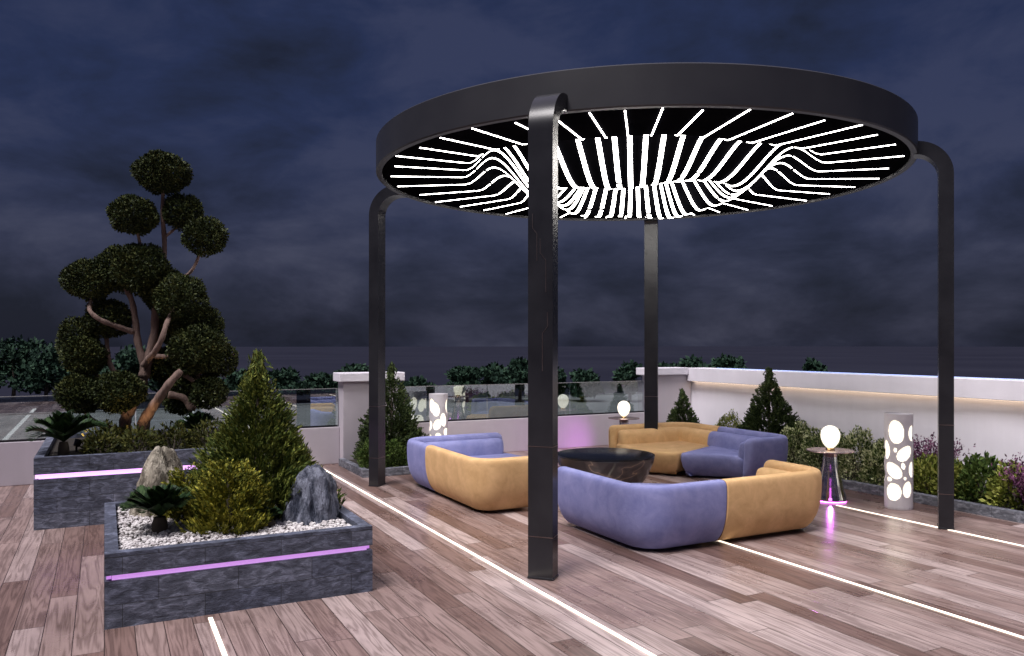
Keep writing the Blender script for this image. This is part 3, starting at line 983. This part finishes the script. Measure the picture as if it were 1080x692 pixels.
# ------------------------------------------------------------------ plants
def conifer(loc, h, rad, label, mat, n=900, tuft=.17, kind='conifer', group=None, skirt=.10, lean=0.0, power=.85, leafw=.020):
    t = thing(kind, label, 'shrub' if h < .7 else 'conifer', loc, rng.uniform(0, 6), group)
    MB().tube([(0, 0, -.03), (0, 0, h * .5), (lean * .8, 0, h * .80)], [.035, .02, .005], 8).build('trunk', M['far_bark'], t)
    out = []
    # upswept tufts on a ragged cone, dense inside
    u = rng.uniform(0, 1, n)
    zf = 1 - np.sqrt(1 - u * .985)                      # more tufts low down
    zf = np.clip(zf + rng.normal(0, .01, n), 0, 1)
    th = rng.uniform(0, 2 * PI, n)
    lump = 1 + .10 * np.sin(th * 3 + zf * 9) + .08 * np.sin(th * 5 - zf * 17)
    rr_ = rad * ((1 - zf) ** power) * np.minimum(1, .62 + zf / skirt * .38) * lump
    depth = 1 - np.abs(rng.normal(0, .20, n))
    rr_ = rr_ * np.clip(depth, .15, 1.06)
    z = .02 + zf * h * .96
    tip = np.stack([rr_ * np.cos(th) + lean * zf, rr_ * np.sin(th), z], 1)
    d = unit(np.stack([np.cos(th), np.sin(th), rng.uniform(.55, 1.5, n)], 1) + rng.normal(0, .22, (n, 3)))
    nt_ = n // 30 if kind == 'conifer' else 0            # the leader: a close bundle of tufts at the very top
    tip[:nt_] = np.stack([rng.normal(0, .025, nt_) + lean, rng.normal(0, .025, nt_), h * rng.uniform(.86, 1.0, nt_)], 1)
    d[:nt_] = unit(rng.normal(0, .28, (nt_, 3)) + np.array([0, 0, 1.0]))
    K = 22
    ln = tuft * (0.55 + .75 * (1 - zf)) * rng.uniform(.7, 1.2, n)
    for k in range(K):
        f = k / (K - 1)
        base = tip - d * (ln * (1 - f) * .9)[:, None] + rng.normal(0, .006, (n, 3))
        ax = unit(d + rand_dirs(n) * (.55 - .25 * f))
        out.append(leaves(base, ax, ln * .25 * rng.uniform(.8, 1.2, n), np.full(n, leafw) * rng.uniform(.7, 1.3, n)))
    quads_object('foliage', np.concatenate(out), mat, t)
    return t

def shrub(loc, rx, ry, h, label, mat, n=1500, leaf=.05, kind='shrub', group=None, up=.4, cat='shrub', wide=.55, tight=.22):
    t = thing(kind, label, cat, loc, rng.uniform(0, 6), group)
    mb = MB()
    for k in range(5):
        a = k * 1.3
        mb.tube([(0, 0, -.03), (rx * .3 * math.cos(a), ry * .3 * math.sin(a), h * .4), (rx * .55 * math.cos(a), ry * .55 * math.sin(a), h * .75)], [.012, .009, .004], 6)
    mb.build('stem', M['far_bark'], t)
    d = rand_dirs(n); d[:, 2] = np.abs(d[:, 2]) * 1.15 - .12
    lump = 1 + .14 * np.sin(d[:, 0] * 7 + loc[0] * 5) * np.cos(d[:, 1] * 6 + loc[1] * 3) + .10 * np.sin(d[:, 2] * 9 + d[:, 0] * 5)
    rad = np.clip(1 - np.abs(rng.normal(0, tight, n)), .15, 1) * lump
    p = d * rad[:, None] * np.array([rx, ry, h * .86])
    p[:, 2] = np.maximum(p[:, 2] + h * .10, .01)
    ax = unit(d + np.array([0, 0, up]) + rng.normal(0, .55, (n, 3)))
    ll = leaf * rng.uniform(.6, 1.3, n)
    quads_object('foliage', leaves(p, ax, ll, ll * wide), mat, t)
    return t

def heather(loc, rx, h, label, n=190):
    t = thing('heather', label, 'shrub', loc, 0, 'purple heathers')
    out = []
    a = rng.uniform(0, 2 * PI, n); q = np.sqrt(rng.uniform(0, 1, n)) * rx
    b0 = np.stack([q * .5 * np.cos(a), q * .5 * np.sin(a), np.zeros(n)], 1)
    d = unit(np.stack([np.cos(a) * q / rx * .55, np.sin(a) * q / rx * .55, np.ones(n)], 1) + rng.normal(0, .08, (n, 3)))
    hl = h * rng.uniform(.55, 1.05, n)
    K = 22
    for k in range(K):
        f = (k + rng.uniform(0, 1, n)) / K
        base = b0 + d * (hl * (.12 + .85 * f))[:, None]
        ax = unit(d * .9 + rand_dirs(n) * .8)
        out.append(leaves(base, ax, .05 * rng.uniform(.6, 1.2, n), np.full(n, .021)))
    quads_object('flower_spikes', np.concatenate(out), M['heather'], t)
    return t

def cycad(loc, span, label, nf=26, h=.32, stem=.10):
    t = thing('cycad', label, 'palm plant', loc, rng.uniform(0, 6), 'dark cycads')
    MB().lathe([(.05, -.02), (.062, .02), (.058, stem * .6), (.045, stem)], 16).build('trunk', M['far_bark'], t, smooth=True)
    for k in range(nf):
        a = k * 2.399 + rng.uniform(-.15, .15)
        el = .52 + .90 * (k / nf) + rng.uniform(-.1, .1)
        ln = span * rng.uniform(.85, 1.1) * (1 - .25 * k / nf)
        pts = []
        for j in range(9):
            f = j / 8
            r_ = ln * f * math.cos(el) * (1 - .12 * f * f)
            z = stem + ln * f * math.sin(el) - ln * .40 * f * f
            pts.append(np.array([r_ * math.cos(a), r_ * math.sin(a), z]))
        pts = np.array(pts)
        side = np.array([-math.sin(a), math.cos(a), 0])
        q = []
        for j in range(8):
            for s_ in np.linspace(0, 1, 4, endpoint=False):
                p = pts[j] * (1 - s_) + pts[j + 1] * s_
                tg = pts[j + 1] - pts[j]; tg = tg / np.linalg.norm(tg)
                f = (j + s_) / 8
                ll = .30 * span * (math.sin(PI * min(1, f * .92 + .08)) * .9 + .12)
                for sg in (-1, 1):
                    ax = side * sg * .75 + tg * .75 + np.array([0, 0, .28]); ax /= np.linalg.norm(ax)
                    wv = np.cross(ax, [0, 0, 1]); wv /= np.linalg.norm(wv)
                    wv = wv * .016
                    q.append([p - wv * .6, p + ax * ll * .5 - wv, p + ax * ll, p + ax * ll * .5 + wv])
        # rachis as a thin ribbon
        for j in range(8):
            q.append([pts[j] - side * .004, pts[j + 1] - side * .003, pts[j + 1] + side * .003, pts[j] + side * .004])
        quads_object('frond', np.array(q), M['cycad_leaf'], t)
    return t

def boulder(loc, sx, sy, sz, label, mat, seed, point=.55):
    bm = bmesh.new()
    bmesh.ops.create_icosphere(bm, subdivisions=5, radius=1)
    from mathutils import noise as mn
    off = Vector((seed * 3.1, seed * 1.7, seed * .9))
    for v in bm.verts:
        p = v.co.copy()
        taper = 1 - point * max(0, p.z) ** 1.3 * .85
        strat = mn.noise(Vector((p.x * 4.5, p.y * 4.5, p.z * .9)) + off) * .16 + mn.noise(Vector((p.x * 11, p.y * 11, p.z * 1.8)) + off) * .07
        big = mn.noise(p * 1.4 + off) * .30
        crag = abs(mn.noise(p * 3.0 + off * 2)) * -.30
        s = 1 + strat + big + crag
        v.co = Vector((p.x * sx * taper * s, p.y * sy * taper * s, p.z * sz * (1 + big * .5 + strat * .3)))
        if v.co.z < -.08 * sz: v.co.z = -.08 * sz + (v.co.z + .08 * sz) * .1
    me = bpy.data.meshes.new('boulder'); bm.to_mesh(me); bm.free()
    o = finish(me, 'boulder', mat, None, smooth='all')
    o.location = loc
    return tag(o, label, 'rock', 'upright boulders')

# front planter
SZ = .478
conifer((1.24, 7.50, SZ), 1.46, .74, 'big yellow-green conifer in the middle of the front stone planter', M['conifer_leaf'], n=2300, tuft=.21, skirt=.05, power=.98, leafw=.014)
conifer((.92, 6.94, SZ), .66, .39, 'golden bushy dwarf conifer in front of the big one, beside the cycad', M['golden_leaf'], n=700, tuft=.17, kind='dwarf_conifer', power=.45, group='golden dwarf conifers', leafw=.015)
conifer((1.66, 7.62, SZ), .55, .26, 'golden dwarf conifer at the right foot of the big one, behind grey boulder', M['golden_leaf'], n=360, tuft=.17, kind='dwarf_conifer', power=.5, group='golden dwarf conifers', leafw=.015)
conifer((.62, 7.56, SZ), .52, .24, 'small golden dwarf conifer between the beige boulder and the big one', M['golden_leaf'], n=260, tuft=.16, kind='dwarf_conifer', power=.5, group='golden dwarf conifers', leafw=.015)
boulder((1.62, 6.98, SZ + .02), .25, .22, .49, 'dark blue-grey upright boulder at the right of the front planter', M['grey_rock'], 2.3, .25)
boulder((.45, 7.90, SZ + .02), .28, .24, .58, 'beige upright boulder behind the cycad in the front planter', M['beige_rock'], 5.1, .42)
boulder((.66, 8.06, SZ + .02), .13, .12, .26, 'small grey stone at the right foot of the beige boulder', M['grey_rock'], 8.7, .35)
cycad((.40, 7.05, SZ + .01), .47, 'dark green cycad on white pebbles left in the front planter', stem=.12)
cycad((1.22, 6.86, SZ + .01), .20, 'little dark cycad on pebbles between big conifer and grey boulder', nf=16, stem=.05)

# back planter
BZ = .722
cycad((-.42, 10.55, BZ), .62, 'dark cycad with spreading fronds at the left end of back planter', nf=24, stem=.16)
cycad((1.06, 10.90, BZ), .46, 'dark cycad right of the cloud-pruned trunk in back planter', nf=22, stem=.16)
for i, (x, y, r_, h, mt, lab) in enumerate((
        (-.02, 10.32, .24, .26, 'bed_leaf', 'low green shrub beside the left cycad in the back planter'),
        (.36, 10.30, .26, .30, 'bed_leaf', 'low yellow-green shrub under the trunk in the back planter'),
        (.74, 10.34, .26, .33, 'bed_leaf', 'low olive-gold shrub right of the trunk in the back planter'),
        (1.14, 10.34, .28, .36, 'bed_leaf', 'taller olive-gold shrub at the right end of back planter beside the conifer'),
        (.05, 10.95, .28, .30, 'bed_leaf', 'yellow-green shrub behind the trunk foot in the back planter'))):
    shrub((x, y, BZ), r_, r_ * .9, h, lab, M[mt], n=900, leaf=.055, group='low shrubs in the back planter', wide=.4)

# cloud-pruned tree; local x = across, y = away, z up
TS = .01214
TB = (.34, 11.28)
tree = thing('cloud_tree', 'cloud-pruned tree with round dark foliage pads on twisting limbs', 'tree', (TB[0], TB[1], BZ), R(-YAW))
def tp(px, py, dep=0.0):
    return ((px - 140) * TS, dep, 2 - (py - 364) * TS - BZ)
limbs = [
    ([(131, 468, 0), (130, 452, 0), (131, 440, .02), (138, 425, .05), (146, 405, .08), (147, 385, .08), (142, 362, .05), (140, 338, .03), (137, 316, 0), (128, 300, 0)], .088, .030),
    ([(147, 398, .08), (152, 375, .10), (157, 350, .12), (158, 322, .12), (165, 295, .10), (169, 258, .08), (168, 225, .05), (169, 190, .05)], .070, .020),
    ([(151, 468, -.05), (153, 446, -.08), (163, 432, -.16), (176, 418, -.26), (190, 402, -.34), (200, 390, -.30)], .088, .040),
    ([(150, 385, .02), (160, 378, -.12), (172, 372, -.30), (184, 358, -.42), (187, 340, -.34), (186, 325, -.10)], .046, .026),
    ([(138, 350, .02), (128, 345, -.12), (116, 338, -.28), (106, 328, -.30), (101, 316, -.14)], .040, .022),
    ([(140, 400, .05), (122, 396, .02), (114, 382, 0), (111, 360, 0), (110, 345, 0)], .042, .022),
    ([(128, 398, .05), (112, 402, 0), (100, 396, 0), (92, 385, 0), (84, 372, 0)], .036, .02),
    ([(128, 455, -.05), (112, 448, -.12), (100, 440, -.16), (94, 425, -.18)], .05, .024),
    ([(131, 440, 0), (133, 428, -.15), (135, 418, -.2)], .05, .03),
    ([(178, 416, -.06), (192, 420, 0), (200, 432, .05), (200, 405, .12), (206, 388, .15)], .05, .03),
    ([(196, 395, -.08), (206, 402, -.1), (216, 412, -.12)], .036, .02),
    ([(165, 295, .10), (180, 294, .05), (196, 290, 0), (206, 278, -.03), (212, 262, -.05)], .030, .016),
    ([(168, 250, .08), (176, 243, .1), (184, 235, .12)], .022, .014),
    ([(150, 300, .1), (148, 270, 0), (146, 250, -.04), (142, 238, -.05)], .03, .014),
    ([(158, 376, .1), (176, 376, .05), (195, 375, 0), (208, 372, -.05)], .035, .02),
]
for pts, r0, r1 in limbs:
    P_ = [Vector(tp(*p)) for p in pts]
    fine = []
    for i in range(len(P_) - 1):
        a = P_[max(i - 1, 0)]; b_ = P_[i]; c = P_[i + 1]; d = P_[min(i + 2, len(P_) - 1)]
        for j in range(5):
            s_ = j / 5
            fine.append(.5 * ((2 * b_) + (c - a) * s_ + (2 * a - 5 * b_ + 4 * c - d) * s_ ** 2 + (3 * b_ - a - 3 * c + d) * s_ ** 3))
    fine.append(P_[-1])
    k = len(fine)
    rad = [(r0 + (r1 - r0) * (i / (k - 1)) ** .8) * (1 + .08 * math.sin(i * 1.7)) for i in range(k)]
    MB().tube(fine, rad, 12).build('limb' if r0 < .08 else 'trunk', M['bark'], tree, smooth='all')
pads = [(168, 182, 29, 22, .05), (141, 228, 25, 20, -.05), (187, 222, 21, 18, .12), (216, 250, 22, 20, -.05),
        (98, 296, 27, 21, -.12), (122, 284, 24, 24, .05), (149, 284, 29, 27, -.05), (166, 305, 26, 24, .20), (192, 316, 28, 26, -.08),
        (112, 336, 23, 20, .02), (80, 360, 21, 26, .02), (92, 376, 22, 20, -.10), (203, 345, 25, 24, .15), (211, 369, 29, 26, -.12),
        (172, 345, 22, 20, .35), (163, 386, 24, 20, .40), (229, 380, 14, 18, .20),
        (93, 414, 24, 21, -.20), (134, 412, 27, 21, -.26), (182, 420, 20, 19, .20), (222, 414, 18, 16, -.12), (195, 392, 24, 18, .35)]
for (px, py, rw, rh, dep) in pads:
    c = np.array(tp(px, py, dep))
    n = int(7600 * (rw / 26) ** 2)
    d = rand_dirs(n)
    lump = 1 + .08 * np.sin(d[:, 0] * 5 + px) * np.cos(d[:, 2] * 5 + py) + .06 * np.sin(d[:, 1] * 8 + py)
    rad = np.clip(1 - np.abs(rng.normal(0, .10, n)) * np.where(rng.uniform(0, 1, n) < .35, 4.0, 1.0), .2, 1) * lump * .96
    p = c + d * rad[:, None] * np.array([rw * TS, rw * TS * .95, rh * TS])
    ax = unit(d * .8 + rng.normal(0, .7, (n, 3)) + np.array([0, 0, .3]))
    ll = rng.uniform(.026, .048, n)
    quads_object('foliage_pad', leaves(p, ax, ll, ll * .55), M['bonsai_leaf'], tree)

# uplights
def uplight(loc, aim, label, energy, size=R(75), col=(1.0, .62, .32)):
    t = thing('uplight', label, 'garden light', loc, 0, 'garden uplights')
    MB().lathe([(.012, 0), (.012, .06)], 10).build('spike', M['metal'], t)
    d = (Vector(aim) - Vector(loc)).normalized()
    q = d.to_track_quat('Z', 'Y').to_matrix()
    m_ = MB().lathe([(.030, 0), (.038, .01), (.040, .085), (.036, .085), (.034, .07)], 20, cap=False)
    m_.lathe([(.001, .002), (.030, .001)], 20, cap=False)
    m_.v = [tuple(q @ Vector(p) + Vector((0, 0, .06))) for p in m_.v]
    m_.build('housing', M['metal'], t, smooth=True)
    l_ = MB().lathe([(.034, .070), (.001, .072)], 20, cap=False)
    l_.v = [tuple(q @ Vector(p) + Vector((0, 0, .06))) for p in l_.v]
    l_.build('lens', M['lens'], t)
    ld = bpy.data.lights.new('uplight_beam', 'SPOT'); ld.energy = energy; ld.color = col; ld.spot_size = size; ld.spot_blend = .6; ld.shadow_soft_size = .03
    lo = bpy.data.objects.new('uplight_beam', ld); COL.objects.link(lo)
    lo.parent = t
    lo.location = d * .09 + Vector((0, 0, .06))
    lo.rotation_euler = (-d).to_track_quat('Z', 'Y').to_euler()
uplight((.34, 10.62, BZ), (.34, 11.3, BZ + .9), 'small garden uplight at the foot of the cloud-pruned trunk', 6)
uplight((-.30, 10.9, BZ), (.2, 11.3, BZ + 1.6), 'small garden uplight beside the left cycad in back planter', 4)
uplight((.60, 7.22, SZ), (1.05, 7.4, SZ + .9), 'small garden uplight on pebbles before the golden dwarf conifer', 5, R(95), (1.0, .80, .48))

# left bed at the pillar
conifer((4.16, 12.44, .085), 1.62, .72, 'dark slim conifer in front of the left pillar behind the post', M['dark_conifer'], n=1900, tuft=.15, group='dark garden conifers', skirt=.06)
shrub((3.76, 12.02, .085), .27, .25, .47, 'rounded dark green shrub at the left corner of the small bed', M['shrub_leaf'], n=3200, leaf=.040, tight=.12, group='round shrubs in the small bed')
shrub((4.10, 11.98, .085), .20, .19, .40, 'low green shrub just behind the left post in small bed', M['shrub_leaf'], n=2000, leaf=.040, tight=.12, group='round shrubs in the small bed')
shrub((4.47, 12.02, .085), .22, .20, .42, 'rounded green shrub right of the left post in small bed', M['shrub_leaf'], n=2200, leaf=.040, tight=.12, group='round shrubs in the small bed')

# wall bed
WZ = .085
conifer((10.02, 10.02, WZ), 1.52, .70, 'large dark pointed conifer against the white wall behind the lilac sofa', M['dark_conifer'], n=2300, tuft=.15, group='dark garden conifers', skirt=.06)
conifer((10.02, 12.28, WZ), 1.06, .48, 'smaller dark conifer by the corner pillar behind the ochre sofa', M['dark_conifer'], n=1300, tuft=.12, group='dark garden conifers', skirt=.06)
shrub((9.86, 10.80, WZ), .32, .32, .68, 'lime-green rounded shrub between the two wall conifers', M['lime_leaf'], n=4500, leaf=.032, tight=.12)
for (x, y, r_, h, lab) in ((9.72, 9.10, .38, .66, 'cream-flecked shrub right of the large conifer at the lilac sofa arm'),
                           (9.68, 8.55, .40, .62, 'cream-flecked shrub just behind the egg lamp side table'),
                           (9.66, 7.95, .42, .66, 'cream-flecked shrub midway between egg lamp and cutout lamp'),
                           (9.64, 7.42, .36, .58, 'cream-flecked shrub just left of the cutout lamp in wall bed')):
    shrub((x, y, WZ), r_, r_, h, lab, M['fleck_leaf'], n=6000, leaf=.042, tight=.15, group='flecked shrubs in the wall bed')
heather((10.02, 7.10, WZ), .34, .70, 'purple heather behind the cutout lamp against the wall')
shrub((9.60, 6.80, WZ), .32, .30, .43, 'yellow-lime shrub between the cutout lamp and right post', M['lime_leaf'], n=2600, leaf=.055, tight=.15, group='lime shrubs in the wall bed')
shrub((9.58, 6.42, WZ), .28, .26, .42, 'yellow-lime shrub directly behind the right post', M['lime_leaf'], n=2300, leaf=.055, tight=.15, group='lime shrubs in the wall bed')
shrub((9.66, 6.12, WZ), .28, .26, .50, 'green leafy shrub just right of the right post', M['shrub_leaf'], n=1700, leaf=.07, tight=.15, group='green shrubs in the wall bed')
shrub((9.62, 5.72, WZ), .26, .25, .46, 'lime-tipped leafy shrub left of the purple heather at right edge', M['lime_leaf'], n=1500, leaf=.07, tight=.15, group='lime shrubs in the wall bed')
heather((9.62, 5.34, WZ), .38, .68, 'purple heather at the right edge of the view', 230)
shrub((9.7, 4.85, WZ), .3, .3, .5, 'green shrub beyond the heather at the right edge of bed', M['shrub_leaf'], n=900, leaf=.07, group='green shrubs in the wall bed')

# ------------------------------------------------------------------ trees beyond the terrace
def far_tree(px, d, top, rw, label, seed):
    r = np.random.default_rng(seed)
    lat = (px - 540) / 840
    x, y = ray_point(lat, d)
    ztop = 2 - (top - 364) / 840 * d
    H = ztop - GZ
    t = thing('tree', label, 'tree', (x, y, GZ), 0, 'trees beyond the terrace')
    W = rw / 840 * d
    MB().tube([(0, 0, -.1), (.1, 0, H * .3), (-.1, .1, H * .7)], [.22, .17, .07], 8).build('trunk', M['far_bark'], t)
    pts = []
    nl = 11
    for k in range(nl):
        a = r.uniform(0, 2 * PI); q = r.uniform(.1, .78)
        zz = r.uniform(.28, .86) if k else .84
        if k == 0: q = .05
        cc = np.array([W * q * math.cos(a) * (1.15 - .5 * zz), W * q * math.sin(a) * (1.15 - .5 * zz), H * zz])
        s_ = np.array([W, W, H * .34]) * r.uniform(.30, .50)
        if k == 0: s_[2] = H * .16
        n = 230
        dd = r.normal(size=(n, 3)); dd /= np.linalg.norm(dd, axis=1, keepdims=True)
        pts.append(cc + dd * s_ * np.clip(1 - np.abs(r.normal(0, .25, n)), .2, 1.1)[:, None])
    p = np.concatenate(pts)
    p[:, 2] = np.clip(p[:, 2], H * .08, H)
    n = len(p)
    ax = unit(rand_dirs(n) + np.array([0, 0, .2]))
    ll = rng.uniform(.28, .70, n) * d / 85
    quads_object('crown', leaves(p, ax, ll, ll * .6), M['far_leaf'], t)
far = [(-25, 84, 366, 40, 'dark tree beyond the lot at the left picture edge'),
       (14, 86, 357, 42, 'tallest dark tree far beyond the lot, at the upper left'),
       (48, 82, 364, 34, 'dark tree beyond the lot left of the cloud-pruned tree'),
       (92, 88, 372, 36, 'dark far tree seen through the left pads of the cloud-pruned tree'),
       (135, 84, 366, 32, 'dark far tree behind the trunk of the cloud-pruned tree'),
       (180, 90, 380, 34, 'dark far tree behind the right pads of the cloud-pruned tree'),
       (222, 86, 398, 26, 'low far tree between the cloud-pruned tree and big conifer'),
       (262, 88, 392, 30, 'far tree behind the tip of the big conifer'),
       (304, 84, 390, 26, 'far tree just right of the big conifer above the glass'),
       (338, 88, 396, 24, 'low far tree left of the capped pillar'),
       (372, 90, 386, 24, 'far tree top showing over the left pillar cap'),
       (440, 86, 400, 20, 'low far tree right of the left pillar beside the post conifer'),
       (492, 84, 388, 26, 'bushy far tree above the glass, left of the front post'),
       (520, 86, 384, 26, 'taller bushy far tree near left side of the front post'),
       (548, 84, 380, 28, 'far tree partly hidden behind the front post'),
       (582, 86, 387, 20, 'far tree peeping out right of the front post'),
       (614, 85, 391, 24, 'low far tree above the glass between front post and back post'),
       (664, 84, 383, 20, 'far tree just left of the back post'),
       (700, 88, 385, 20, 'far tree just right of the back post over the corner pillar'),
       (728, 86, 377, 28, 'far tree over the wall above the smaller conifer'),
       (766, 87, 376, 26, 'far tree over the wall left of the large conifer tip'),
       (856, 92, 381, 14, 'small lone far tree over the white wall')]
for i, (px, d, top, rw, lab) in enumerate(far):
    far_tree(px, d, top, rw, lab, 100 + i)
